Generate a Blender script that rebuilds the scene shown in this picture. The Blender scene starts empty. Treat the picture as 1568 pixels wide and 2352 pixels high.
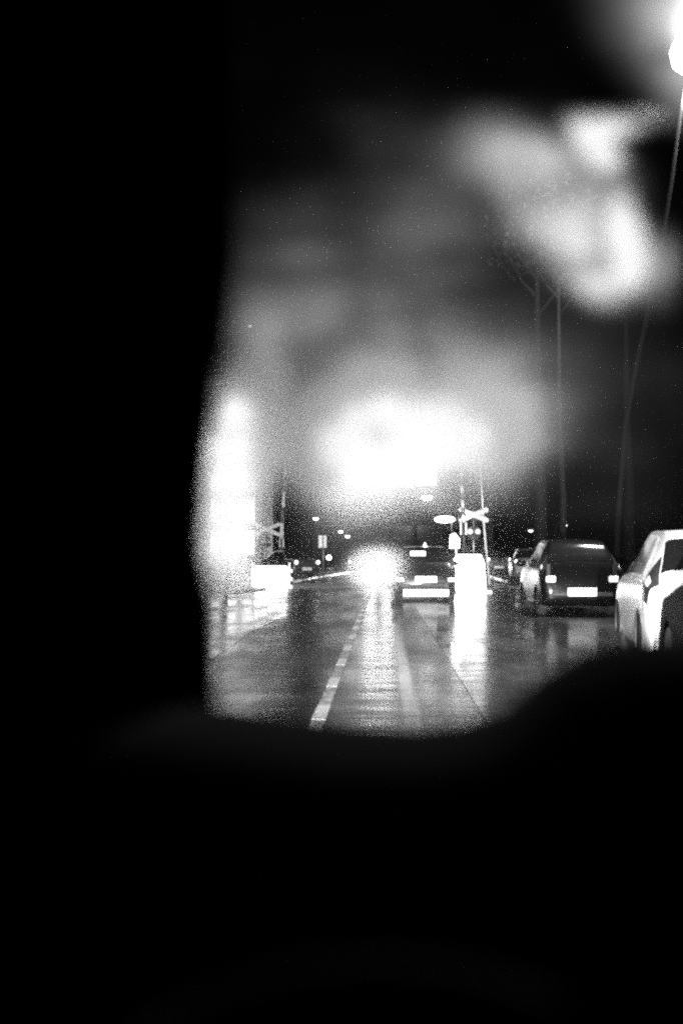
import bpy, math, random
import numpy as np
from mathutils import Vector, Matrix, Euler

random.seed(7)
rng = np.random.default_rng(7)
S = bpy.context.scene
COL = S.collection
R = math.radians

# ------------------------------------------------------------------ camera
F = 2287.0                       # focal length in photo units (35 mm lens, 2352 high frame)
CAM = Vector((0, 0, 1.2))
PITCH, YAW = math.atan(104 / F), math.atan(99 / F)
ROT = Euler((math.pi / 2 + PITCH, 0, YAW), 'XYZ').to_matrix()
cd = bpy.data.cameras.new('camera')
cam = bpy.data.objects.new('camera', cd); COL.objects.link(cam)
cam.location = CAM; cam.rotation_euler = ROT.to_euler()
cd.sensor_fit = 'VERTICAL'; cd.sensor_height = 36; cd.lens = 35
cd.clip_start = .02; cd.clip_end = 3000
cd.dof.use_dof = True; cd.dof.focus_distance = 27; cd.dof.aperture_fstop = 1.5
S.camera = cam

def P(px, py, d):
    """the world point seen at photo position (px, py) whose distance down the road is d metres"""
    v = ROT @ Vector(((px - 784) / F, -(py - 1176) / F, -1))
    return CAM + v * (d / v.y)

# ------------------------------------------------------------------ materials
def mat(name, base=.1, rough=.5, metal=0., emit=0., coat=0., vary=0., scale=8., bump=0., bscale=60., spec=.5):
    m = bpy.data.materials.new(name); m.use_nodes = True
    nt = m.node_tree; b = nt.nodes['Principled BSDF']
    b.inputs['Base Color'].default_value = (base, base, base, 1)
    b.inputs['Roughness'].default_value = rough
    b.inputs['Metallic'].default_value = metal
    b.inputs['Coat Weight'].default_value = coat
    b.inputs['Coat Roughness'].default_value = .08
    b.inputs['Specular IOR Level'].default_value = spec
    if emit:
        b.inputs['Emission Color'].default_value = (1, 1, 1, 1)
        b.inputs['Emission Strength'].default_value = emit
    tc = nt.nodes.new('ShaderNodeTexCoord')
    if vary:
        n = nt.nodes.new('ShaderNodeTexNoise'); n.inputs['Scale'].default_value = scale; n.inputs['Detail'].default_value = 6
        nt.links.new(tc.outputs['Object'], n.inputs['Vector'])
        mr = nt.nodes.new('ShaderNodeMapRange')
        mr.inputs['From Min'].default_value = .3; mr.inputs['From Max'].default_value = .7
        mr.inputs['To Min'].default_value = base * (1 - vary); mr.inputs['To Max'].default_value = base * (1 + vary)
        nt.links.new(n.outputs['Fac'], mr.inputs['Value'])
        nt.links.new(mr.outputs['Result'], b.inputs['Base Color'])
        mr2 = nt.nodes.new('ShaderNodeMapRange')
        mr2.inputs['From Min'].default_value = .3; mr2.inputs['From Max'].default_value = .7
        mr2.inputs['To Min'].default_value = rough * (1 - vary * .6); mr2.inputs['To Max'].default_value = min(1, rough * (1 + vary * .6))
        nt.links.new(n.outputs['Fac'], mr2.inputs['Value'])
        nt.links.new(mr2.outputs['Result'], b.inputs['Roughness'])
    if bump:
        n2 = nt.nodes.new('ShaderNodeTexNoise'); n2.inputs['Scale'].default_value = bscale; n2.inputs['Detail'].default_value = 4
        nt.links.new(tc.outputs['Object'], n2.inputs['Vector'])
        bp = nt.nodes.new('ShaderNodeBump'); bp.inputs['Strength'].default_value = bump; bp.inputs['Distance'].default_value = .01
        nt.links.new(n2.outputs['Fac'], bp.inputs['Height']); nt.links.new(bp.outputs['Normal'], b.inputs['Normal'])
    return m

def glow(name, e, sample=False):
    m = mat(name, .8, .4, emit=e)
    if not sample: m.cycles.emission_sampling = 'NONE'     # broad or faint glows are found by chance well enough
    return m

def wet(name, base, r0, r1, ripple, ruts=False, spec=.35):
    """wet asphalt: a water film of uneven depth over grit"""
    m = bpy.data.materials.new(name); m.use_nodes = True
    nt = m.node_tree; N = nt.nodes; L = nt.links; b = N['Principled BSDF']
    b.inputs['Specular IOR Level'].default_value = spec
    tc = N.new('ShaderNodeTexCoord')
    def noise(scale, vec, detail=4):
        n = N.new('ShaderNodeTexNoise'); n.inputs['Scale'].default_value = scale; n.inputs['Detail'].default_value = detail
        mp = N.new('ShaderNodeMapping'); mp.inputs['Scale'].default_value = vec
        L.new(tc.outputs['Object'], mp.inputs['Vector']); L.new(mp.outputs['Vector'], n.inputs['Vector'])
        return n.outputs['Fac']
    def rng_(src, a, c, lo, hi):
        mr = N.new('ShaderNodeMapRange'); mr.inputs['From Min'].default_value = a; mr.inputs['From Max'].default_value = c
        mr.inputs['To Min'].default_value = lo; mr.inputs['To Max'].default_value = hi
        L.new(src, mr.inputs['Value']); return mr.outputs['Result']
    puddle = noise(1.0, (.9, .22, 1), 5)
    rough = rng_(puddle, .38, .62, r0, r1)
    if ruts:                                          # wheel tracks polished by traffic
        sx = N.new('ShaderNodeSeparateXYZ'); L.new(tc.outputs['Object'], sx.inputs[0])
        for x0, w in ((.2, .085),):
            a = N.new('ShaderNodeMath'); a.operation = 'SUBTRACT'; a.inputs[1].default_value = x0; L.new(sx.outputs['X'], a.inputs[0])
            c = N.new('ShaderNodeMath'); c.operation = 'ABSOLUTE'; L.new(a.outputs[0], c.inputs[0])
            k = rng_(c.outputs[0], w * .5, w, .55, 1.0)
            mm = N.new('ShaderNodeMath'); mm.operation = 'MULTIPLY'; L.new(rough, mm.inputs[0]); L.new(k, mm.inputs[1]); rough = mm.outputs[0]
    if ruts:                                          # the oncoming lane is coarser and drains better
        k = rng_(sx.outputs['X'], -.6, -.4, 1.15, 1.0); mm = N.new('ShaderNodeMath'); mm.operation = 'MULTIPLY'; mm.use_clamp = True
        L.new(rough, mm.inputs[0]); L.new(k, mm.inputs[1]); rough = mm.outputs[0]
    L.new(rough, b.inputs['Roughness'])
    L.new(rng_(noise(3, (1, .6, 1), 8), .3, .7, base * .6, base * 1.4), b.inputs['Base Color'])
    b1 = N.new('ShaderNodeBump'); b1.inputs['Strength'].default_value = ripple; b1.inputs['Distance'].default_value = .02
    L.new(noise(1.0, (.8, 2.2, 1), 3), b1.inputs['Height'])
    b2 = N.new('ShaderNodeBump'); b2.inputs['Strength'].default_value = .05; b2.inputs['Distance'].default_value = .004
    L.new(noise(90, (1, 1, 1), 2), b2.inputs['Height']); L.new(b1.outputs['Normal'], b2.inputs['Normal'])
    L.new(b2.outputs['Normal'], b.inputs['Normal'])
    return m

M = {
    'road': wet('wet_asphalt', .008, .16, .34, .32, True, .2),
    'lane': wet('wet_smooth_asphalt', .03, .08, .26, .35),
    'apron': wet('wet_rough_apron', .02, .14, .36, 1.0),
    'deck': wet('wet_crossing_deck', .06, .3, .6, .5),
    'pave': wet('wet_paving', .05, .35, .7, .4),
    'ground': mat('dark_soil', .03, .9, vary=.4, bump=.5),
    'line': mat('worn_line_paint', .06, .5, vary=.7, scale=14, bump=.3),
    'dash': mat('line_paint', .17, .45, vary=.25, scale=20, bump=.3),
    'steel': mat('galvanised_steel', .35, .4, .6, vary=.2),
    'dullsteel': mat('weathered_steel', .004, .7, spec=.04, vary=.3),
    'dark': mat('dark_metal', .03, .5, vary=.3),
    'white': mat('white_paint', .8, .35, vary=.08, scale=5),
    'grey': mat('stripe_paint', .12, .4, vary=.2),
    'black': mat('black_plastic', .012, .6, vary=.3, scale=20),
    'trim': mat('cabin_trim', .005, 1., spec=.08, vary=.3, scale=30),
    'cloth': mat('roof_cloth', .012, .95, bump=.4, bscale=400),
    'blackpaint': mat('black_car_paint', .003, .3, coat=.25, spec=.15),
    'darkpaint': mat('dark_car_paint', .002, .3, coat=.1, spec=.08),
    'whitepaint': mat('white_car_paint', .55, .35, coat=.6, vary=.06, scale=3),
    'mattpaint': mat('dull_black_paint', .003, .6, spec=.06),
    'greypaint': mat('grey_car_paint', .05, .35, coat=.8),
    'tint': mat('tinted_glass', .004, .1, spec=.2),
    'lens': mat('lamp_lens', .015, .3, spec=.15, vary=.3, scale=30),
    'lenswhite': mat('clear_lamp_lens', .6, .2, vary=.2, scale=30),
    'plate': mat('plate_reflector', .85, .4),
    'tyre': mat('tyre_rubber', .015, .8, bump=.4),
    'rim': mat('wheel_alloy', .4, .3, .8),
    'bark': mat('bark', .004, .9, spec=.02, vary=.5, scale=12, bump=.8, bscale=25),
    'flock': mat('pillar_cloth', .012, 1., spec=0.),
    'leaf': mat('leaves', .009, .8, vary=.5, scale=4, spec=0.),
    'brick': mat('dark_brick', .12, .8, vary=.4, scale=10, bump=.4),
    'roof': mat('roof_tiles', .05, .7, vary=.3),
}
# ------------------------------------------------------------------ helpers
def link(o, parent=None):
    COL.objects.link(o)
    if parent is not None: o.parent = parent
    return o
def obj(name, V, Fc, m, parent=None, smooth=False, loc=None):
    me = bpy.data.meshes.new(name); me.from_pydata([tuple(v) for v in V], [], [tuple(f) for f in Fc]); me.update()
    o = bpy.data.objects.new(name, me)
    me.materials.append(m)
    if smooth:
        for p in me.polygons: p.use_smooth = True
    if loc is not None: o.location = loc
    return link(o, parent)
def tag(o, label=None, cat=None, group=None, kind=None):
    for k, v in (('label', label), ('category', cat), ('group', group), ('kind', kind)):
        if v: o[k] = v
    return o
def thing(name, label, cat, loc, rz=0, group=None):
    o = bpy.data.objects.new(name, None); o.location = loc; o.rotation_euler = (0, 0, rz); o.empty_display_size = .2
    link(o); return tag(o, label, cat, group)
def bevel(o, w=.01, seg=2):
    b = o.modifiers.new('bevel', 'BEVEL'); b.width = w; b.segments = seg; b.limit_method = 'ANGLE'; return o
class MB:
    def __init__(s): s.V = []; s.F = []
    def add(s, V, Fc):
        n = len(s.V); s.V += [Vector(v) for v in V]; s.F += [tuple(i + n for i in f) for f in Fc]; return s
    def box(s, c, d, rot=None):
        c = Vector(c); V = []
        for z in (-.5, .5):
            for x, y in ((-.5, -.5), (.5, -.5), (.5, .5), (-.5, .5)):
                v = Vector((x * d[0], y * d[1], z * d[2]))
                if rot is not None: v = rot @ v
                V.append(c + v)
        return s.add(V, [(3, 2, 1, 0), (4, 5, 6, 7), (0, 1, 5, 4), (1, 2, 6, 5), (2, 3, 7, 6), (3, 0, 4, 7)])
    def tube(s, pts, rad, n=12):
        pts = [Vector(p) for p in pts]
        if not hasattr(rad, '__len__'): rad = [rad] * len(pts)
        V = []; Fc = []
        for i, p in enumerate(pts):
            t = (pts[min(i + 1, len(pts) - 1)] - pts[max(i - 1, 0)]).normalized()
            a = t.cross(Vector((1, 0, 0)) if abs(t.x) < .8 else Vector((0, 1, 0))).normalized(); b = t.cross(a)
            for k in range(n):
                an = 2 * math.pi * k / n
                V.append(p + (a * math.cos(an) + b * math.sin(an)) * rad[i])
        for i in range(len(pts) - 1):
            for k in range(n):
                Fc.append((i * n + k, i * n + (k + 1) % n, (i + 1) * n + (k + 1) % n, (i + 1) * n + k))
        Fc.append(tuple(range(n))[::-1]); Fc.append(tuple((len(pts) - 1) * n + k for k in range(n)))
        return s.add(V, Fc)
    def lathe(s, prof, c, axis='Z', n=20, sc=(1, 1, 1)):
        c = Vector(c); V = []; Fc = []
        for r, h in prof:
            for k in range(n):
                a = 2 * math.pi * k / n
                p = (r * math.cos(a), r * math.sin(a), h)
                if axis == 'X': p = (p[2], p[0], p[1])
                if axis == 'Y': p = (p[0], p[2], p[1])
                V.append(c + Vector((p[0] * sc[0], p[1] * sc[1], p[2] * sc[2])))
        for i in range(len(prof) - 1):
            for k in range(n):
                Fc.append((i * n + k, i * n + (k + 1) % n, (i + 1) * n + (k + 1) % n, (i + 1) * n + k))
        Fc.append(tuple(range(n))[::-1]); Fc.append(tuple((len(prof) - 1) * n + k for k in range(n)))
        return s.add(V, Fc)
    def prism(s, poly, y0, y1):
        """outline in x,z pushed from y0 to y1"""
        n = len(poly); V = [(x, y0, z) for x, z in poly] + [(x, y1, z) for x, z in poly]
        Fc = [tuple(range(n)), tuple(range(n, 2 * n))[::-1]] + [(i, i + n, (i + 1) % n + n, (i + 1) % n) for i in range(n)]
        return s.add(V, Fc)
    def build(s, name, m, parent=None, smooth=False):
        return obj(name, s.V, s.F, m, parent, smooth)

# ------------------------------------------------------------------ setting
def bend(y):                                # the road bears gently right beyond the crossing
    return 0 if y < 48 else 1.9 * ((y - 48) / 30) ** 1.3
def sheet(name, rows, z, m, depth=0):
    """a strip of ground: rows of (y, x_left, x_right); depth>0 gives it a kerb-high edge"""
    V = []; Fc = []
    for y, a, b in rows: V += [(a, y, z), (b, y, z)]
    n = len(rows)
    for i in range(n - 1): Fc.append((2 * i, 2 * i + 1, 2 * i + 3, 2 * i + 2))
    if depth:
        k = len(V); V += [(v[0], v[1], z - depth) for v in V]
        for i in range(n - 1):
            Fc.append((2 * i, 2 * i + 2, k + 2 * i + 2, k + 2 * i)); Fc.append((2 * i + 1, k + 2 * i + 1, k + 2 * i + 3, 2 * i + 3))
        Fc.append((0, k, k + 1, 1)); Fc.append((2 * n - 2, 2 * n - 1, k + 2 * n - 1, k + 2 * n - 2))
    return tag(obj(name, V, Fc, m), kind='structure')
sheet('ground', [(-300, -600, 600), (900, -600, 600)], -.03, M['ground'])
ys = [-20, 0, 10, 20, 30, 36, 42, 48, 54, 60, 70, 80, 100, 128]
sheet('road', [(y, (-9 if y < 29 else -4.2 if y > 31 else -6) + bend(y), 5.7 + bend(y)) for y in ys], 0, M['road'])
sheet('cycle_lane', [(y, .74 + bend(y), 2.35 + bend(y)) for y in ys if y < 40], .004, M['lane'])
sheet('side_apron', [(-20, -9, -2.0), (9, -9, -1.95), (16, -9, -2.15), (22, -9, -2.0), (29, -9, -2.3)], .004, M['apron'])
sheet('crossing_deck', [(36.5, -12, 9), (46.5, -12, 9)], .006, M['deck'])
for k, y in enumerate((39.2, 40.7, 43.0, 44.5)):
    tag(MB().box((0, y, .012), (60, .07, .03)).build('rail', M['dark']), kind='structure')
pv = [(31, -9), (31.6, -6.4), (33, -4.9), (36.3, -4.3)]
sheet('left_pavement', [(y, -14, x) for y, x in pv], .11, M['pave'], .14)
sheet('far_left_pavement', [(46.8, -14, -4.3)] + [(y, -14 + bend(y), -4.2 + bend(y)) for y in ys if y > 48], .11, M['pave'], .14)
sheet('right_pavement', [(y, 5.7, 12) for y in ys if y < 36] + [(36.3, 5.7, 12)], .12, M['pave'], .15)
sheet('far_right_pavement', [(46.8, 5.7, 12)] + [(y, 5.7 + bend(y), 12 + bend(y)) for y in ys if y > 48], .12, M['pave'], .15)
cl = [y for y in np.arange(1, 128, 1.5)]
sheet('centre_line', [(y, -.54 + bend(y), -.44 + bend(y)) for y in cl], .005, M['line'])
mb = MB()
for k in range(44):
    y = 5.9 + 1.84 * k
    if 36 < y < 47: continue
    x = bend(y) - .49; w = .052
    mb.box((x, y, .0075), (2 * w, .68, .0015))
tag(mb.build('centre_line_dashes', M['dash']), kind='structure')

# ------------------------------------------------------------------ cars
HATCH = [(0, .34, .50, .57, .62, .52), (.03, .26, .62, .74, .75, .64), (.10, .22, .84, .95, .81, .68), (.28, .20, .92, 1.19, .835, .63),
         (.52, .20, .94, 1.39, .84, .575), (.9, .20, .945, 1.455, .84, .57), (1.8, .20, .94, 1.48, .84, .575), (2.25, .20, .93, 1.43, .84, .56),
         (2.75, .20, .92, 1.17, .84, .61), (3.02, .20, .90, .985, .84, .67), (3.6, .21, .80, .87, .82, .66), (3.9, .25, .62, .71, .73, .6), (4.0, .34, .50, .56, .56, .48)]
SEDAN = [(0, .34, .52, .60, .62, .52), (.03, .26, .66, .80, .76, .66), (.12, .22, .88, .97, .82, .70), (.75, .20, .95, 1.02, .85, .68),
         (1.25, .20, .96, 1.30, .85, .60), (1.6, .20, .96, 1.42, .85, .57), (2.3, .20, .95, 1.44, .85, .575), (2.75, .20, .94, 1.36, .85, .57),
         (3.3, .20, .93, 1.08, .85, .63), (3.5, .20, .90, .97, .85, .68), (4.1, .21, .80, .87, .83, .68), (4.42, .25, .62, .71, .73, .6), (4.52, .34, .50, .56, .56, .48)]
def pchip(xs, fs):
    xs = np.array(xs, float); fs = np.array(fs, float); h = np.diff(xs); dl = np.diff(fs) / h; d = np.zeros(len(xs))
    for i in range(1, len(xs) - 1):
        if dl[i - 1] * dl[i] > 0:
            a, b = 2 * h[i] + h[i - 1], h[i] + 2 * h[i - 1]; d[i] = (a + b) / (a / dl[i - 1] + b / dl[i])
    d[0], d[-1] = dl[0], dl[-1]
    def f(x):
        i = int(np.clip(np.searchsorted(xs, x) - 1, 0, len(h) - 1)); t = (x - xs[i]) / h[i]
        return (2 * t**3 - 3 * t**2 + 1) * fs[i] + (t**3 - 2 * t**2 + t) * h[i] * d[i] + (-2 * t**3 + 3 * t**2) * fs[i + 1] + (t**3 - t**2) * h[i] * d[i + 1]
    return f
class Shell:
    def __init__(s, table, sx=1., sy=1., sz=1.):
        T = np.array(table); T[:, 0] *= sy; T[:, 1:4] *= sz; T[:, 4:] *= sx
        s.L = T[-1, 0]; s.f = [pchip(T[:, 0], T[:, k]) for k in range(1, 6)]; s.W = T[:, 4].max(); s.ys = T[:, 0]
    def ring(s, y):
        zb, zl, zt, w, wt = (f(y) for f in s.f)
        return [(0, zb), (w * .86, zb), (w * .97, zb + .09), (w, zb + (zl - zb) * .6), (w * .965, zl), (wt + .015, zt - .055), (wt * .82, zt - .008), (0, zt + .012)]
    def at(s, y, v, side=1):
        Q = s.ring(y); i = int(min(max(math.floor(v), 0), 6)); t = v - i
        def q(k):
            if k < 0: return (-Q[1][0], Q[1][1])
            if k > 7: return (-Q[6][0], Q[6][1])
            return Q[k]
        a, b, c, d = q(i - 1), q(i), q(i + 1), q(i + 2); k = .38
        def H(p0, p1, p2, p3):
            m1, m2 = (p2 - p0) * k, (p3 - p1) * k
            return (2*t**3-3*t**2+1)*p1 + (t**3-2*t**2+t)*m1 + (-2*t**3+3*t**2)*p2 + (t**3-t**2)*m2
        return Vector((side * H(a[0], b[0], c[0], d[0]), y, H(a[1], b[1], c[1], d[1])))
    def nor(s, y, v, side=1):
        e = .01; y0, y1 = max(0.001, y - e), min(s.L - .001, y + e)
        n = (s.at(y, min(7, v + e), side) - s.at(y, max(0, v - e), side)).cross(s.at(y1, v, side) - s.at(y0, v, side))
        n.normalize(); ctr = Vector((0, y, .8))
        return n if n.dot(s.at(y, v, side) - ctr) > 0 else -n
    def body(s, wheels, ra):
        yy = sorted(set(list(np.linspace(0, s.L, 76)) + list(np.linspace(0, .3, 14)) + list(np.linspace(s.L - .3, s.L, 10))))
        vv = list(np.linspace(0, 7, 43)); V = []; Fc = []; nv = len(vv) * 2 - 2
        for y in yy:
            V += [s.at(y, v, 1) for v in vv] + [s.at(y, v, -1) for v in vv[-2:0:-1]]
        for i in range(len(yy) - 1):
            for k in range(nv):
                f = (i * nv + k, i * nv + (k + 1) % nv, (i + 1) * nv + (k + 1) % nv, (i + 1) * nv + k)
                c = sum((V[j] for j in f), Vector()) / 4
                if abs(c.x) > .5 * s.W and any((c.y - wy) ** 2 + (c.z - .3) ** 2 < ra * ra for wy in wheels): continue
                Fc.append(f)
        Fc.append(tuple(range(nv))[::-1]); Fc.append(tuple((len(yy) - 1) * nv + k for k in range(nv)))
        return V, Fc
    def patch(s, y0, y1, v0, v1, side, off=.006, n=10, m=14, wrap=False, thick=.004):
        """a piece of the skin standing off the body: y0,y1 may depend on the height t in 0..1; wrap spans both sides over the top"""
        g0 = y0 if callable(y0) else (lambda t: y0); g1 = y1 if callable(y1) else (lambda t: y1); V = []; Fc = []
        for a in range(n + 1):
            for b in range(m + 1):
                if wrap:
                    u = -1 + 2 * b / m; v = 7 - abs(u) * (7 - v0); sd = 1 if u >= 0 else -1; y = g0(0) + (g1(0) - g0(0)) * a / n
                else:
                    t = a / n; v = v0 + (v1 - v0) * t; sd = side; y = g0(t) + (g1(t) - g0(t)) * b / m
                V.append(s.at(y, v, sd) + s.nor(y, v, sd) * off)
        for a in range(n):
            for b in range(m):
                q = a * (m + 1) + b; Fc.append((q, q + 1, q + m + 2, q + m + 1))
        return V, Fc
def make_wheel(parent, x, y, side):
    w = thing('wheel', None, None, (x, y, .3)); w.parent = parent
    sg = 1 if side > 0 else -1
    MB().lathe([(.19, -.09), (.27, -.095), (.3, -.06), (.3, .06), (.27, .095), (.19, .09)], (0, 0, 0), 'X', 28).build('tyre', M['tyre'], w, True)
    mb = MB().lathe([(.2, -.02), (.2, .05), (.17, .03), (.06, .055), (.03, .06)], (0, 0, 0), 'X', 24, (sg, 1, 1))
    mb.build('rim', M['rim'], w)
    return w
def car(name, label, cat, loc, rz, table, paint, scale=(1, 1, 1), group=None, opts=()):
    sh = Shell(table, *scale); root = thing(name, label, cat, loc, rz, group); L = sh.L; W = sh.W; sed = table is SEDAN
    wheels = (.19 * L, .80 * L)
    V, Fc = sh.body(wheels, .345); obj('body', V, Fc, paint, root, True)
    for wy in wheels:
        for sd in (1, -1):
            make_wheel(root, sd * (W - .115), wy, sd)
            mb = MB(); pts = [(sd * (W - .012), wy + .35 * math.cos(a), .3 + .35 * math.sin(a)) for a in np.linspace(-.25, math.pi + .25, 18)]
            mb.tube(pts, .016, 6).build('wheel_arch', M['black'] if 'dullarch' in opts else paint, root, True)
    k = L / (4.52 if sed else 4.0)
    yr = ((.80, 1.42) if sed else (.16, .47)); 
    V, Fc = sh.patch(yr[0] * k, yr[1] * k, 5.12 if sed else 5.05, 7, 1, wrap=True); rw = obj('rear_window', V, Fc, M['tint'], root, True)
    yf = ((2.85, 3.42) if sed else (2.32, 2.95))
    V, Fc = sh.patch(yf[0] * k, yf[1] * k, 5.1, 7, 1, wrap=True); obj('windscreen', V, Fc, M['tint'], root, True)
    for sd in (1, -1):
        if sed: spans = [((lambda t: (1.02 + .42 * t) * k), (lambda t: 1.98 * k)), ((lambda t: 2.05 * k), (lambda t: (3.15 - .45 * t) * k))]
        else: c0 = .30 if 'widepillar' in opts else 0; spans = [((lambda t: (.46 + c0 + .22 * t) * k), (lambda t: .98 * k)), ((lambda t: 1.06 * k), (lambda t: 1.62 * k)), ((lambda t: 1.69 * k), (lambda t: (2.66 - .38 * t) * k))]
        for a, b in spans:
            V, Fc = sh.patch(a, b, 4.16, 4.92, sd); obj('side_window', V, Fc, M['tint'], root, True)
        # tail lights at the corners of the tail
        V, Fc = sh.patch((.075 if sed else .10) * k, (.17 if sed else .33) * k, 3.4, 5.0, sd, .012); tl_ = obj('tail_light', V, Fc, M['lens'], root, True)
        V, Fc = sh.patch((.09 if sed else .15) * k, (.16 if sed else .25) * k, 4.0, 4.35, sd, .02); obj('reflector', V, Fc, M['lenswhite'], tl_, True)
        V, Fc = sh.patch(L - .42, L - .2, 4.0, 4.7, sd, .01); obj('headlight', V, Fc, M['lenswhite'], root, True)
        ym = (3.05 if sed else 2.45) * k
        if 'nomirror' not in opts: MB().lathe([(.02, -.05), (.075, -.045), (.1, 0), (.085, .05), (.03, .07)], (sd * (W + .1), ym, 1.0 * scale[2]), 'Y', 14, (1.25, 1, .85)).build('door_mirror', paint, root, True)
    zp = .60 if 'highplate' in opts else .47
    bevel(MB().box((0, -.012, zp * scale[2]), (.58, .02, .165)).build('number_plate', M['plate'], root), .006)
    mb = MB().box((0, .005, .43 * scale[2]), (W * 1.5, .05, .1)); bevel(mb.build('bumper', M['black'], root), .03, 3)
    return root, sh, k
def lamp_disc(name, c, r, m, parent, axis='Y', sc=(1, 1, 1)):
    return MB().lathe([(r * .3, -.03), (r * .9, -.02), (r, 0), (r * .9, .02), (r * .3, .03)], c, axis, 18, sc).build(name, m, parent, True)

# car ahead
ca, sh, k = car('hatchback_car', 'black hatchback driving straight ahead with a pale strip along its bumper', 'car', (1.09, 26.6, 0), 0, HATCH, M['blackpaint'], (.98, 1, 1.02), 'cars on the road and at the kerb', ('highplate',))
bevel(MB().box((.0, -.03, .25), (1.22, .05, .2)).build('bumper_strip', M['white'], ca), .03, 3)
for sd in (1, -1):
    bevel(MB().box((sd * .68, -.0, .60), (.2, .05, .11)).build('reflector', M['plate'], ca), .03, 3)
MB().prism([(-.06, 1.475), (.06, 1.475), (.012, 1.60), (-.012, 1.60)], .5, .9).build('roof_fin', M['white'], ca)
bevel(MB().box((-.2, .3, 1.30), (.42, .03, .2), Matrix.Rotation(R(-50), 3, 'X')).build('window_reflection', M['plate'], ca), .02)  # pale panel standing in for a bright reflection in the rear window
# parked cars
cb, sh, k = car('parked_hatchback', 'dark parked hatchback with a bright white number plate on its lower tail', 'car', (3.95, 20.2, 0), R(-1), HATCH, M['darkpaint'], (.98, 1, 1.07), 'cars on the road and at the kerb')
for sd in (1, -1):
    bevel(MB().box((sd * .62, .0, .76), (.2, .06, .13)).build('tail_lens', M['plate'], cb), .04, 3)
    bevel(MB().box((sd * .66, .06, .95), (.1, .06, .25)).build('tail_lens', M['lens'], cb), .02)
cw, sh, k = car('parked_hatchback', 'white parked hatchback with dark side windows at the right edge', 'car', (3.43, 9.9, 0), R(-8), HATCH, M['whitepaint'], (1.02, 1, 1.02), 'cars on the road and at the kerb', ('dullarch', 'nomirror', 'widepillar'))
cn, sh, k = car('parked_saloon', 'nearest dark parked car covering the tail of the white hatchback', 'car', (3.17, 6.3, 0), R(-4), SEDAN, M['mattpaint'], (1, .75, .98), 'cars on the road and at the kerb', ('nomirror',))
# oncoming car: dazzling headlights
co, sh, k = car('oncoming_car', 'oncoming car lost behind its dazzling headlights', 'car', (bend(78) - 2.35, 80.0, 0), R(180), HATCH, M['greypaint'], (1, 1, 1), 'cars on the road and at the kerb')
M['beam'] = glow('headlight_beam', 1600, True)
for sd in (1, -1):
    lamp_disc('headlight_bulb', (sd * .62, 4.02, .68), .24, M['beam'], co)
c2, sh, k = car('oncoming_car', 'second oncoming car farther off with small dim headlights', 'car', (P(818, 1298, 120).x, 120, 0), R(180), HATCH, M['greypaint'], (1, 1, 1), 'cars on the road and at the kerb')
M['beam2'] = glow('far_headlight_beam', 16)
for sd in (1, -1): lamp_disc('headlight_bulb', (sd * .62, 4.02, .68), .12, M['beam2'], c2)
cl_, sh, k = car('parked_saloon', 'dark car standing on the left beyond the glowing board', 'car', (P(705, 1330, 52).x, 52, .12), R(35), SEDAN, M['greypaint'], (1, 1, 1), 'cars on the road and at the kerb')
M['dim'] = glow('dim_lamp', 6)
lamp_disc('tail_lamp', (.66, -.03, .82), .09, M['dim'], cl_); lamp_disc('tail_lamp', (-.66, -.03, .82), .09, M['dim'], cl_)
cr, sh, k = car('parked_hatchback', 'distant car with lit tail lamps beside the thin lamp post', 'car', (P(1145, 1280, 62).x, 62, .12), R(5), HATCH, M['greypaint'], (1, 1, 1), 'cars on the road and at the kerb')
for sd in (1, -1): lamp_disc('tail_lamp', (sd * .66, -.03, .95), .09, M['dim'], cr)
cr2, sh, k = car('parked_hatchback', 'distant car half hidden behind the dark parked hatchback', 'car', (P(1222, 1285, 42).x, 42, .12), R(-4), HATCH, M['greypaint'], (1, 1, 1), 'cars on the road and at the kerb')
for sd in (1, -1): lamp_disc('tail_lamp', (sd * .66, -.03, .9), .07, M['dim'], cr2)

# ------------------------------------------------------------------ level crossing
def cross_signal(loc, zc, label, yaw, w=1.4):
    t = thing('crossing_signal', label, 'crossing signal', loc, yaw, 'crossing signals')
    MB().tube([(0, .06, 0), (0, .06, zc + .3)], .055).build('post', M['steel'], t, True)
    for q, s in enumerate((1, -1)):
        n = 8; hw = .1; hl = w / 2; pl = []
        for e in (1, -1):
            for a in np.linspace(-math.pi / 2, math.pi / 2, n):
                x, z = e * (hl - hw) + e * hw * math.cos(a), e * hw * math.sin(a); pl.append((x, z))
        ang = s * R(22.5); pl = [(x * math.cos(ang) - z * math.sin(ang), x * math.sin(ang) + z * math.cos(ang) + zc) for x, z in pl]
        MB().prism(pl, -.03 - .03 * q, -.003 - .03 * q).build('cross_board', M['white'], t)
    MB().lathe([(.3, -.02), (.3, .02)], (-.0, -.02, zc - .75), 'Y', 28).build('backing_disc', M['black'], t)
    for sx in (-.16, .16):
        h = lamp_disc('signal_lamp', (sx, -.07, zc - .7), .1, M['lens'], t)
        MB().lathe([(.115, -.09), (.12, 0)], (0, 0, 0), 'Y', 16).build('hood', M['steel'], h).location = (sx, -.07, zc - .7)
    bevel(MB().box((0, .06, .45), (.36, .3, .9)).build('control_box', M['steel'], t), .02)
    return t
p = P(1087, 1183, 42)
cross_signal((p.x, 42, 0), p.z, 'crossing signal with white crossed boards on the right, beside the raised barrier', 0, 1.34)
p = P(612, 1216, 58)
cross_signal((p.x, 58, 0), p.z, 'crossing signal with white crossed boards on the left, before the bright glow', R(22), 1.8)
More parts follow.
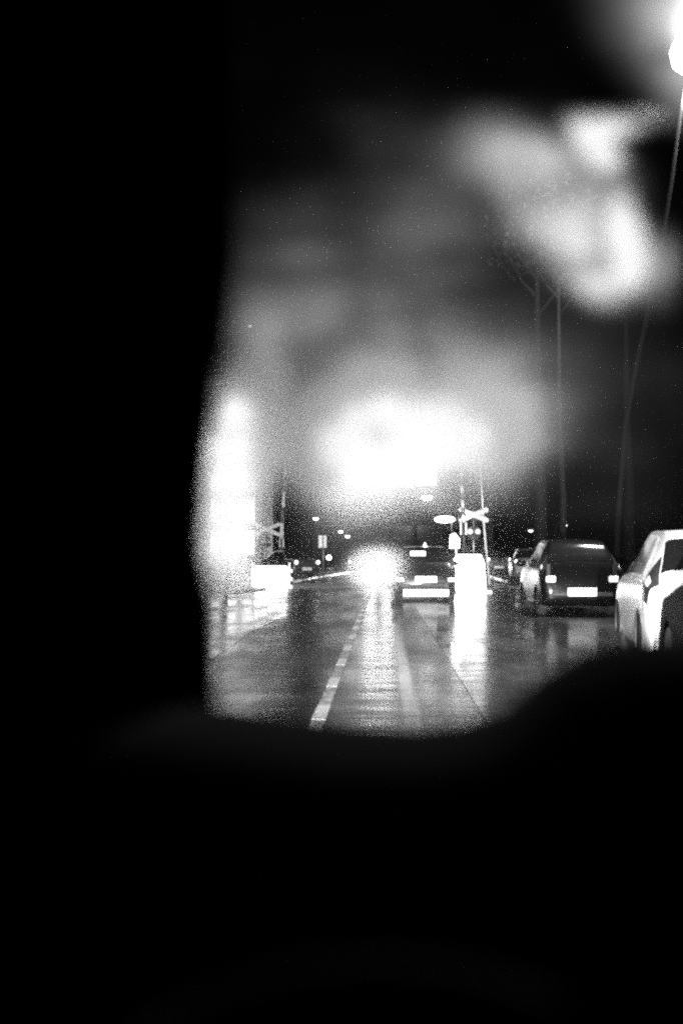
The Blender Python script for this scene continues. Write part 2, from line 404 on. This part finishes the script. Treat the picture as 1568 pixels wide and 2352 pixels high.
def barrier(loc, zp, zt, lean, label, r=.07, n=9):
    t = thing('barrier', label, 'barrier', loc, 0, 'raised barriers')
    bevel(MB().box((0, .25, .65), (.5, .4, 1.3)).build('mechanism_box', M['grey'], t), .03)
    b = MB().tube([(0, 0, 1.0), (lean * .02, 0, zp)], .07).build('arm_mount', M['dark'], t, True)
    L = zt - zp; arm = thing('arm', None, None, (0, 0, 0)); arm.parent = t
    for i in range(n):
        a, c = i / n, (i + 1) / n
        MB().tube([(lean * a, 0, zp + L * a), (lean * c, 0, zp + L * c)], [r * (1 - .45 * a), r * (1 - .45 * c)], 10).build('stripe', M['white' if i % 2 == 0 else 'grey'], arm, True)
    bevel(MB().box((-.0, .12, zp - .25), (.28, .12, .5)).build('counterweight', M['white'], t), .02)
    return t
a, b = P(1064, 1200, 40), P(1056, 1050, 40)
barrier((a.x, 40, 0), a.z, b.z, b.x - a.x, 'raised striped barrier arm on the right beside the crossed boards', .08)
a, b = P(646, 1238, 58.6), P(656, 1058, 58.6)
barrier((a.x, 58.6, 0), a.z, b.z, b.x - a.x, 'raised white barrier arm on the left next to the bright glow', .115, 5)

# ------------------------------------------------------------------ glowing boxes and signs
M['boxlight'] = glow('light_box_face', 11)
p = P(1080, 1320, 33)
t = thing('light_box', 'glowing white light box standing low at the right of the car ahead', 'light box', (p.x, 33, 0))
zt = P(1080, 1274, 33).z
MB().prism([(-.52, .1), (.5, .1), (.46, zt - .3), (.34, zt), (-.42, zt), (-.52, zt - .15)], 0, .3).build('lit_face', M['boxlight'], t)
bevel(MB().box((.05, .15, .05), (1.3, .4, .1)).build('plinth', M['white'], t), .02)
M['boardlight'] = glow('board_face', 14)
p = P(622, 1328, 38); g = 0.11
t = thing('lit_board', 'glowing white board on posts at the left with a striped end', 'lit sign', (p.x, 38, 0))
z0, z1 = P(622, 1355, 38).z, P(622, 1300, 38).z; zc = (z0 + z1) / 2
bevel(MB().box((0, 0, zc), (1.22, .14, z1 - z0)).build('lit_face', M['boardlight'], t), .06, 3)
for sx in (-.72, .7):
    MB().tube([(sx, .1, 0), (sx, .1, z1 + .12)], .04).build('post', M['white'], t, True)
mb = MB()
for i in range(3): mb.box((.73, -.02, z0 + .12 + i * .3), (.2, .03, .12))
mb.build('stripe', M['white'], t)
p = P(740, 1244, 50)
t = thing('road_sign', 'pale two panel road sign on a thin post left of the road', 'road sign', (p.x, 50, .11))
for sx, w in ((-.09, .2), (.14, .15)): bevel(MB().box((sx, -.04, p.z - .11), (w, .02, .62)).build('sign_panel', M['white'], t), .008)
MB().tube([(0.05, .02, 0), (0.05, .02, p.z + .2)], .035).build('post', M['steel'], t, True)
M['signlight'] = glow('sign_face', 8)
p = P(1043, 1242, 35)
t = thing('lit_bollard_sign', 'small glowing sign on a post just above the roof of the car ahead', 'lit sign', (p.x, 35, 0))
MB().prism([(-.17, p.z - .26), (.17, p.z - .26), (.18, p.z + .06), (.02, p.z + .26), (-.14, p.z + .2)], -.05, .05).build('sign_face', M['signlight'], t)
MB().tube([(.06, 0.09, 0), (.06, 0.09, p.z)], .04).build('post', M['steel'], t, True)
p = P(1021, 1193, 70)
t = thing('oval_sign', 'long flat oval lamp glowing over the car ahead', 'lit sign', (p.x, 70, 0))
MB().lathe([(.1, -.12), (.55, -.08), (.72, 0), (.55, .08), (.1, .12)], (0, 0, p.z), 'Y', 26, (1, 1, .32)).build('lit_face', glow('oval_face', 10), t, True)
MB().tube([(.5, .2, 0), (.5, .2, p.z + .1), (0, .1, p.z + .1)], .04).build('post', M['steel'], t, True)

# ------------------------------------------------------------------ street lamps
def lamp(px, py, d, e, label, r=.22, post_dx=1.2, h=.07, lean=0, name='street_lamp', group='street lamps', ground=0):
    """street lamp whose glowing head is at a given place; its post stands post_dx to the side"""
    p = P(px, py, d)
    t = thing(name, label, 'street lamp', (p.x + post_dx, d, ground))
    z = p.z - ground; pts = [(lean, 0, 0), (lean * .4, 0, z * .6), (0, 0, z * .9)]
    if abs(post_dx) > .05: pts += [(-post_dx * .2, 0, z + .1), (-post_dx * .8, 0, z + .2)]
    else: pts += [(0, 0, z - .05)]
    MB().tube(pts, [h, h * .9, h * .75, h * .6, h * .5][:len(pts)], 10).build('post', M['dullsteel'], t, True)
    hd = MB().lathe([(r * .3, .14), (r * .8, .11), (r * 1.05, .02), (r * 1.02, -.01)], (-post_dx, 0, z + .03), 'Z', 18, (1.2, 1, 1)).build('lamp_head', M['dark'], t, True)
    MB().lathe([(r, 0), (r * .95, -r * .4), (r * .6, -r * .75), (r * .15, -r * .9)], (-post_dx, 0, z), 'Z', 18, (1.15, 1, 1)).build('lamp_glass', glow('lamp_glass', e), t, True)
    tag(t, group=group); return t
LAMPS = [
    (885, 930, 75, 7, 'tall street lamp behind the mist high in the middle of the bright cloud', .45, -4.5),
    (965, 1015, 64, 7, 'street lamp behind the mist above the car ahead', .4, 3.2),
    (838, 1050, 90, 7, 'street lamp behind the mist low on the left of the bright cloud', .45, -5),
    (1085, 985, 46, 7, 'street lamp behind the mist above the right crossing signal', .25, .55),
    (980, 1140, 66, 16, 'lamp glowing as a drop at the lower edge of the bright cloud', .3, 3),
    (548, 930, 52, 6, 'highest lamp added behind the bright column of mist at the left', .3, -1.5),  # this and the next two are unseen lamps added for the glowing column
    (536, 1080, 60, 6, 'added lamp in the middle of the bright column of mist at the left', .34, -1.5),
    (522, 1215, 68, 6, 'lowest lamp added behind the bright column of mist at the left', .34, -1.5),
    (492, 1028, 40, 16, 'small round street lamp at the dark left edge of the windscreen', .17, -.8),
    (574, 748, 30, 1.2, 'faint tiny lamp high on the left', .05, -.7),
    (725, 1190, 95, 9, 'small far street lamp above the two panel sign', .22, -1.2),
    (782, 1220, 120, 9, 'highest of the three small lamps left of the headlights', .24, -1.2),
    (798, 1231, 132, 9, 'middle of the three small lamps left of the headlights', .26, .8),
    (793, 1248, 145, 9, 'lowest of the three small lamps left of the headlights', .28, -1.2),
    (1218, 1218, 60, 4, 'small hooked lamp above the distant cars on the right', .12, .35),
    (1298, 1206, 50, 4, 'tiny lamp beside the thin trunk on the right', .07, -.5),
]
for a in LAMPS: lamp(*a[:5], r=a[5], post_dx=a[6])
p = P(755, 1281, 100)
t = thing('lit_bollard', 'single low round light right of the two panel sign post', 'bollard', (p.x, 100, 0))
MB().tube([(0, 0, 0), (0, 0, p.z - .1)], .08).build('post', M['dark'], t, True)
lamp_disc('lamp_glass', (0, 0, p.z), .24, glow('bollard_glass', 14), t)
# thin pole of the lamp above the crossing signal
a, b = P(1118, 1310, 44), P(1100, 1035, 44)
t = thing('thin_pole', 'thin pale leaning pole in front of the right crossed boards', 'pole', (a.x, 44, 0))
dx = b.x - a.x
MB().tube([(-dx * .3, 0, 0), (dx * .5, 0, b.z * .5), (dx, 0, b.z)], [.05, .045, .04], 10).build('shaft', M['white'], t, True)
MB().tube([(dx, 0, b.z), (dx - .12, 0, b.z + .5)], [.04, .03], 8).build('tip', M['steel'], t, True)
# big street lamp close by at the top right
D = 22
p = P(1602, 116, D)
t = thing('street_lamp', 'large blazing street lamp at the top right corner on a curved post', 'street lamp', (P(1410, 1400, D).x, D, 0), 0, 'street lamps')
q = [P(x, y, D) for x, y in ((1410, 1418), (1418, 1200), (1434, 980), (1462, 830), (1491, 700), (1519, 560), (1544, 400), (1562, 260), (1580, 165))]
o = t.location
MB().tube([v - o for v in q], [.06, .058, .055, .052, .048, .044, .04, .036, .034], 12).build('post', M['dullsteel'], t, True)
MB().lathe([(.1, .66), (.3, .6), (.36, .48), (.22, .43)], p - o, 'Z', 24, (1.2, 1, 1)).build('lamp_head', M['dark'], t, True)
M['biglamp'] = glow('big_lamp_glass', 2400, True)
MB().lathe([(.2, .42), (.42, .3), (.53, .02), (.48, -.28), (.3, -.47), (.07, -.54)], p - o, 'Z', 24, (1.15, 1, 1)).build('lamp_glass', M['biglamp'], t, True)

# ------------------------------------------------------------------ trees
def tree(px, d, base_y, h, r, label, trunk, clusters, leafs=.13):
    """clusters: (across, back, up, radius, leaves) of the clumps that make the crown"""
    p = P(px, base_y, d); t = thing('street_tree', label, 'tree', (p.x, d, .12), 0, 'trees along the right pavement')
    mb = MB(); mb.tube([(0, 0, 0), (.05, 0, h * .25), (-.03, .05, h * .5), (0, 0, h)], [trunk * 1.25, trunk, trunk * .75, trunk * .2], 12)
    V = []; Fc = []
    for cx, cy, cz, cr, cnt in clusters:
        z0 = max(h * .5, min(h * .9, cz - abs(cx) - .8)); e = Vector((cx, cy, cz))
        mb.tube([(0, 0, z0), (cx * .55, cy * .5, z0 + (cz - z0) * .4), e], [trunk * .4, trunk * .25, .02], 7)
        for j in range(cnt):
            o3 = Vector(rng.normal(0, 1, 3)); o3 = o3.normalized() * cr * random.random() ** .4; o3.y *= .8
            c = e + o3
            a, b = Vector(rng.normal(0, 1, 3)).normalized(), Vector(rng.normal(0, 1, 3)).normalized(); b = a.cross(b).normalized()
            s = leafs * random.uniform(.5, 1.1); n = len(V)
            V += [c - a * s, c + b * s * .45, c + a * s, c - b * s * .45]; Fc.append((n, n + 1, n + 2, n + 3))
    mb.build('trunk', M['bark'], t, True)
    obj('crown', V, Fc, M['leaf'], t)
    return t
def ball(n, r, z0, z1, k):
    return [(math.cos(i * 2.4) * r * .6, math.sin(i * 2.4) * r * .6, z0 + (z1 - z0) * i / n, r * random.uniform(.4, .6), k) for i in range(n)]
tree(1240, 34, 1330, 13, 2.2, 'tree with a pale straight trunk left of the dark parked hatchback', .2, ball(9, 1.9, 11.3, 14, 120))
tree(1290, 28, 1340, 10.5, 2, 'tree with a thin trunk rising behind the dark parked hatchback', .09, ball(8, 1.5, 9.6, 11.2, 110))
D = 46
tp = P(1445, 1400, D)
cl = []
for px, py, cr, n in ((1330, 360, 1.3, 60), (1410, 400, 1.2, 60), (1280, 430, 1.2, 60), (1370, 470, 1.2, 50)):
    q = P(883 + (px - 883) / 1.06, 1050 + (py - 1050) / 1.06, D); cl.append((q.x - tp.x, random.uniform(-.4, .4), q.z - .12, cr * 1.05, int(n * 1.25)))
tree(1445, D, 1320, 17, 2, 'tree behind the white hatchback under the large street lamp', .2, cl)

# ------------------------------------------------------------------ building added on the left to light the fog column
M['window'] = glow('column_glow_pane', 3.4)
xa, xb = P(470, 1200, 60).x, P(590, 1200, 60).x
t = thing('added_building', 'added building whose glowing windows light the fog column at the left edge', 'building', ((xa + xb) / 2, 60, 0))
w = xb - xa; H = 12
bevel(MB().box((0, 2.6, H / 2), (w + .8, 5, H)).build('wall', M['brick'], t), .03)
bevel(MB().box((0, 2.6, H + .15), (w + 1.2, 5.4, .3)).build('roof', M['roof'], t), .03)
for i in range(3):
    for j in range(5):
        if (i, j) == (0, 4): continue
        x = -w / 2 + w * (i + .5) / 3; z = 2.1 + j * 1.9
        f = MB().box((x, .07, z), (w / 3 - .25, .1, 1.5)).build('window', M['white'], t)
        MB().box((x, .01, z), (w / 3 - .4, .06, 1.35)).build('pane', M['window'], f)

# ------------------------------------------------------------------ building added at the street end to light the fog cloud
sheet('cross_street', [(128, -60, 60), (137, -60, 60)], .002, M['deck'])
D = 138
xa, xb = P(735, 1000, D).x, P(1115, 1000, D).x; w = xb - xa; H = P(900, 880, D).z
t = thing('added_building', 'added building at the end of the street whose blazing windows light the fog cloud', 'building', ((xa + xb) / 2, D, 0))
bevel(MB().box((0, 4.2, H / 2), (w + 2, 8, H)).build('wall', M['brick'], t), .03)
bevel(MB().box((0, 4.2, H + .2), (w + 2.6, 8.6, .4)).build('roof', M['roof'], t), .03)
M['cloud_glow'] = glow('cloud_glow_pane', 2.1)
z0 = P(900, 1120, D).z; nf = 5; fh = (H - .4 - z0) / nf
for j in range(nf):
    for i in range(7):
        if (j, i) in ((0, 0), (0, 6), (3, 6), (3, 0), (2, 2), (0, 5)) or j == 4: continue
        x = -w / 2 + w * (i + .5) / 7; z = z0 + fh * (j + .5)
        f = MB().box((x, .17, z), (w / 7 - .35, .1, fh - .45)).build('window', M['white'], t)
        MB().box((x, .1, z), (w / 7 - .5, .06, fh - .6)).build('pane', M['cloud_glow'], f)
for i in range(7):
    x = -w / 2 + w * (i + .5) / 7
    f = MB().box((x, .17, 4.6), (w / 7 - .6, .1, 2)).build('window', M['grey'], t)
    MB().box((x, .1, 4.6), (w / 7 - .8, .06, 1.8)).build('pane', M['tint'], f)

# ------------------------------------------------------------------ our own car: the dark cabin and its fogged windscreen
cab = thing('car_cabin', 'dark cabin of the viewer\'s car with a partly fogged windscreen', 'car cabin', (0.4, 0, 0))
def wy(z): return .80 - .10 * (z - 1.2)          # the nearly upright windscreen
def G(px, py):
    """metres across and up on the windscreen for a sight line used when the fog was measured"""
    v = ROT @ Vector(((px - 784) / F, -(py - 1176) / F, -1))
    k = (.80) / (v.y + .10 * v.z); q = CAM + v * k; return q.x, q.z
X0, X1, Z0, Z1 = -.40, 1.25, .95, 1.75
# breath, smears and added glare patches on the inside of the glass: (across, up, half width, half height, tilt, thickness)
FOG = []; FROST = []
def fog(px, py, rx, ry, rot, amp, p=2., frost=0):
    x, z = G(px, py); q = (x, z, rx * .80 / F, ry * .80 / F, R(rot)); FOG.append(q + (amp, p))
    if frost: FROST.append(q + (frost, p))
# the bright cloud over the crossing and the column beside the pillar
fog(928, 985, 240, 130, -6, 4.2, 3)
fog(1095, 1015, 120, 115, 0, .8, 3)
fog(790, 1050, 130, 85, -20, .7, 3)
fog(880, 830, 330, 200, 0, .3, 3, .15)
fog(545, 1066, 74, 258, 9, 2.8, 4)
fog(562, 800, 66, 120, 8, .6)
fog(740, 650, 230, 210, 20, .2, 3, .25)
fog(1003, 830, 9, 130, 2, .12)  # narrow film streak standing in for the gleam of a lit mast
# smears wiped across the upper right
fog(1392, 282, 88, 30, 6, 1.4, 4, 1.)
fog(1370, 335, 66, 34, 32, 1.1, 4, .95)
fog(1210, 390, 160, 80, 30, .28, 3, .5)
fog(1310, 450, 140, 125, 35, .75, 3, .72)
fog(1110, 360, 120, 80, 20, .1, 3, .3)
fog(1450, 545, 36, 100, -10, 1.4, 4, 1.)
fog(1340, 590, 100, 60, 28, .42, 3, .7)
fog(1400, 655, 60, 48, 20, .5, 3, .75)
fog(1515, 610, 50, 75, 0, .4, 3, .45)
fog(1040, 530, 200, 120, 0, .16, 3, .3)
fog(930, 350, 200, 110, 20, .06, 2, .3)
fog(1320, 950, 300, 330, 0, .03, 3, .4)
fog(1550, 110, 190, 150, 0, -.004, 3)
# thin film low on the glass, then patches added as lamp glare
fog(1150, 1440, 230, 180, 0, .014, 3)
fog(880, 1560, 300, 110, 0, .012)
fog(700, 1300, 300, 200, 0, .008)
fog(868, 1294, 56, 36, 6, .26, 2.4)  # film thickened round the headlights to shape their flare
fog(905, 1278, 24, 26, 0, .12, 2)
fog(872, 1335, 26, 22, 0, .1, 2)
fog(838, 1300, 22, 18, 0, .1, 2)
fog(1084, 1325, 46, 60, 0, .06, 3)  # film added so the light box and the lit board bloom
fog(622, 1328, 55, 45, 0, .04, 3)
NX, NZ = 280, 180
xs, zs = np.meshgrid(np.linspace(X0, X1, NX + 1), np.linspace(Z0, Z1, NZ + 1))
def ripple(seed, n=14, lo=12, hi=95):
    r = np.random.default_rng(seed); o = np.zeros_like(xs)
    for _ in range(n):
        k = r.uniform(lo, hi); a = r.uniform(0, 2 * math.pi)
        o += np.sin(xs * k * math.cos(a) + zs * k * math.sin(a) + r.uniform(0, 6.3)) / k
    return o / n ** .5
wx, wz = xs + ripple(3) * .55, zs + ripple(5) * .55     # breath creeps over the glass in ragged tongues
def layer(blobs, base):
    k = np.full_like(xs, base)
    for cx, cz, rx, rz, ro, am, pw in blobs:
        u, v = (wx - cx, wz - cz) if rx > .2 else (xs + (wx - xs) * .3 - cx, zs + (wz - zs) * .3 - cz); c_, s_ = math.cos(ro), math.sin(ro)
        k = k + am * np.exp(-(((u * c_ - v * s_) / rx) ** 2 + ((u * s_ + v * c_) / rz) ** 2) ** (pw / 2))
    return k
fv = layer(FOG, .010); fr = np.clip(layer(FROST, .06), 0, 1); fc = layer([G(1370, 430) + (.09, .14, 0, .5, 4), G(875, 1300) + (.05, .03, 0, .5, 4)], .4)
V = [(float(x) - .4, wy(float(z)), float(z)) for x, z in zip(xs.ravel(), zs.ravel())]; Fc = []
for j in range(NZ):
    for i in range(NX):
        q = j * (NX + 1) + i; Fc.append((q, q + 1, q + NX + 2, q + NX + 1))
m = bpy.data.materials.new('fogged_glass'); m.use_nodes = True
nt = m.node_tree; N = nt.nodes; Lk = nt.links
for n in list(N):
    if n.type == 'BSDF_PRINCIPLED': N.remove(n)
out = next(n for n in N if n.type == 'OUTPUT_MATERIAL')
tr = N.new('ShaderNodeBsdfTransparent'); rf = N.new('ShaderNodeBsdfRefraction'); tl = N.new('ShaderNodeBsdfTranslucent')
rf.inputs['IOR'].default_value = 1.06; rf.inputs['Roughness'].default_value = 1
tl.inputs['Color'].default_value = (.9, .9, .9, 1)
at = N.new('ShaderNodeAttribute'); at.attribute_name = 'condensation'
tc = N.new('ShaderNodeTexCoord'); nz = N.new('ShaderNodeTexNoise'); nz.inputs['Scale'].default_value = 15; nz.inputs['Detail'].default_value = 7; nz.inputs['Roughness'].default_value = .6
Lk.new(tc.outputs['Object'], nz.inputs['Vector'])
mr = N.new('ShaderNodeMapRange'); mr.inputs['From Min'].default_value = .3; mr.inputs['From Max'].default_value = .7
mr.inputs['To Min'].default_value = .45; mr.inputs['To Max'].default_value = 1.45; Lk.new(nz.outputs['Fac'], mr.inputs['Value'])
mu = N.new('ShaderNodeMath'); mu.operation = 'MULTIPLY'; mu.use_clamp = True
mp = N.new('ShaderNodeMapping'); mp.inputs['Rotation'].default_value = (0, R(-38), 0); mp.inputs['Scale'].default_value = (9, 1, 42)
nw = N.new('ShaderNodeTexNoise'); nw.inputs['Scale'].default_value = 1; nw.inputs['Detail'].default_value = 3
Lk.new(tc.outputs['Object'], mp.inputs['Vector']); Lk.new(mp.outputs['Vector'], nw.inputs['Vector'])
mw_ = N.new('ShaderNodeMapRange'); mw_.inputs['From Min'].default_value = .3; mw_.inputs['From Max'].default_value = .7
mw_.inputs['To Min'].default_value = .5; mw_.inputs['To Max'].default_value = 1.35; Lk.new(nw.outputs['Fac'], mw_.inputs['Value'])
ms = N.new('ShaderNodeMath'); ms.operation = 'MULTIPLY'; Lk.new(mr.outputs['Result'], ms.inputs[0]); Lk.new(mw_.outputs['Result'], ms.inputs[1])
Lk.new(at.outputs['Fac'], mu.inputs[0]); Lk.new(ms.outputs[0], mu.inputs[1])
m1 = N.new('ShaderNodeMixShader'); af = N.new('ShaderNodeAttribute'); af.attribute_name = 'milky_film'; Lk.new(af.outputs['Fac'], m1.inputs[0])
rn = N.new('ShaderNodeBsdfRefraction'); rn.inputs['IOR'].default_value = 1.06; rn.inputs['Roughness'].default_value = .5
m0 = N.new('ShaderNodeMixShader'); ac = N.new('ShaderNodeAttribute'); ac.attribute_name = 'fine_droplets'; Lk.new(ac.outputs['Fac'], m0.inputs[0])
Lk.new(rf.outputs[0], m0.inputs[1]); Lk.new(rn.outputs[0], m0.inputs[2]); Lk.new(m0.outputs[0], m1.inputs[1]); Lk.new(tl.outputs[0], m1.inputs[2])
m2 = N.new('ShaderNodeMixShader'); Lk.new(mu.outputs[0], m2.inputs[0]); Lk.new(tr.outputs[0], m2.inputs[1]); Lk.new(m1.outputs[0], m2.inputs[2])
Lk.new(m2.outputs[0], out.inputs['Surface'])
g = obj('windscreen', V, Fc, m, cab, True)
for an, av in (('condensation', fv), ('fine_droplets', fc), ('milky_film', fr)):
    at_ = g.data.attributes.new(an, 'FLOAT', 'POINT'); at_.data.foreach_set('value', av.ravel().astype(np.float32))
# pillar: outline measured on the glass
def outline(pts): return [(G(a, b)[0] - .4, G(a, b)[1]) for a, b in pts]
edge = [(505, 1760), (503, 1560), (502, 1400), (470, 1260), (478, 1130), (497, 960), (505, 880), (528, 790), (548, 600), (545, 300), (540, 0), (538, -250)]
def panel(name, pts, dy0, dy1, mt):
    poly = outline(pts); n = len(poly)
    V = [(x, wy(z) + dy0, z) for x, z in poly] + [(x - .03, wy(z) + dy1, z) for x, z in poly]
    Fc = [tuple(range(n)), tuple(range(n, 2 * n))[::-1]] + [(i, i + n, (i + 1) % n + n, (i + 1) % n) for i in range(n)]
    return obj(name, V, Fc, mt, cab)
panel('windscreen_pillar', edge + [(-260, -250), (-260, 1760)], -.02, -.004, M['flock'])
# dashboard: a long padded top with a hump towards the right
top = [(-260, 1585), (440, 1587), (600, 1605), (800, 1632), (950, 1642), (1060, 1630), (1150, 1600), (1230, 1530), (1330, 1470), (1430, 1448), (1568, 1440), (2100, 1440), (4300, 1480)]
prof = outline(top); V = []; Fc = []
steps = [(.0, -.006), (-.06, .0), (-.14, -.004), (-.2, -.03), (-.23, -.12), (-.22, -.5)]
for dy, dz in steps:
    for x, z in prof: V.append((x, .79 + dy, z + dz + (.02 * dy)))
n = len(prof)
for i in range(len(steps) - 1):
    for q in range(n - 1): Fc.append((i * n + q, i * n + q + 1, (i + 1) * n + q + 1, (i + 1) * n + q))
k0 = len(V); V += [(x, .79, .45) for x, z in prof]
for q in range(n - 1): Fc.append((q, k0 + q, k0 + q + 1, q + 1))
obj('dashboard', V, Fc, M['flock'], cab, True)
bevel(MB().box((0, -.35, 1.78), (1.75, 2.3, .04)).build('roof_lining', M['cloth'], cab), .01)
bevel(MB().box((0, .73, 1.735), (1.66, .1, .05)).build('header_rail', M['trim'], cab), .015)
bevel(MB().box((.87, .72, 1.3), (.06, .16, .95)).build('windscreen_pillar', M['trim'], cab), .02)
for sx in (-1, 1):
    bevel(MB().box((sx * .88, -.4, .75), (.06, 2.2, .8)).build('door_panel', M['trim'], cab), .02)
    MB().box((sx * .885, -.4, 1.45), (.02, 2.2, .6)).build('door_window', M['tint'], cab)
bevel(MB().box((0, -1.5, 1.05), (1.75, .05, 1.5)).build('rear_wall', M['cloth'], cab), .01)
MB().box((0, -.35, .33), (1.75, 2.3, .04)).build('cabin_floor', M['cloth'], cab)
mb = MB(); sw = []
for a in np.linspace(0, 2 * math.pi, 33): sw.append((-.4 + .18 * math.cos(a), .40 + .05 * math.sin(a), .84 + .17 * math.sin(a)))
mb.tube(sw, .014, 8); mb.box((-.4, .42, .84), (.3, .03, .06)); mb.tube([(-.4, .42, .84), (-.4, .6, .75)], .03)
mb.build('steering_wheel', M['flock'], cab, True)
# its headlights, low on the nose of the car
for sx in (-.35, 1.05):
    ld = bpy.data.lights.new('headlight_beam', 'SPOT'); ld.energy = 26000; ld.spot_size = R(54); ld.spot_blend = 1; ld.shadow_soft_size = .06
    lo = bpy.data.objects.new('headlight_beam', ld); link(lo, cab); lo.location = (sx - .4, 1.7, .68); lo.rotation_euler = (R(91.5), 0, 0)

# ------------------------------------------------------------------ night sky
w = bpy.data.worlds.new('World'); S.world = w; w.use_nodes = True
nt = w.node_tree; bg = nt.nodes['Background']
sky = nt.nodes.new('ShaderNodeTexSky'); sky.sky_type = 'NISHITA'; sky.sun_disc = False
sky.sun_elevation = R(-4); sky.sun_rotation = R(200)
bw = nt.nodes.new('ShaderNodeRGBToBW'); nt.links.new(sky.outputs[0], bw.inputs[0]); nt.links.new(bw.outputs[0], bg.inputs['Color'])
bg.inputs['Strength'].default_value = .02

# ------------------------------------------------------------------ render settings
S.view_settings.view_transform = 'Standard'; S.view_settings.look = 'None'
S.view_settings.exposure = 0; S.view_settings.gamma = 1
S.render.engine = 'CYCLES'
c = S.cycles
c.use_denoising = False; c.use_adaptive_sampling = False; c.adaptive_threshold = .12; c.adaptive_min_samples = 12
c.filter_width = 2.3; c.max_bounces = 8; c.diffuse_bounces = 2; c.glossy_bounces = 3; c.transmission_bounces = 4; c.transparent_max_bounces = 12
c.caustics_refractive = False; c.caustics_reflective = False; c.sample_clamp_indirect = 1.5; c.sample_clamp_direct = 18
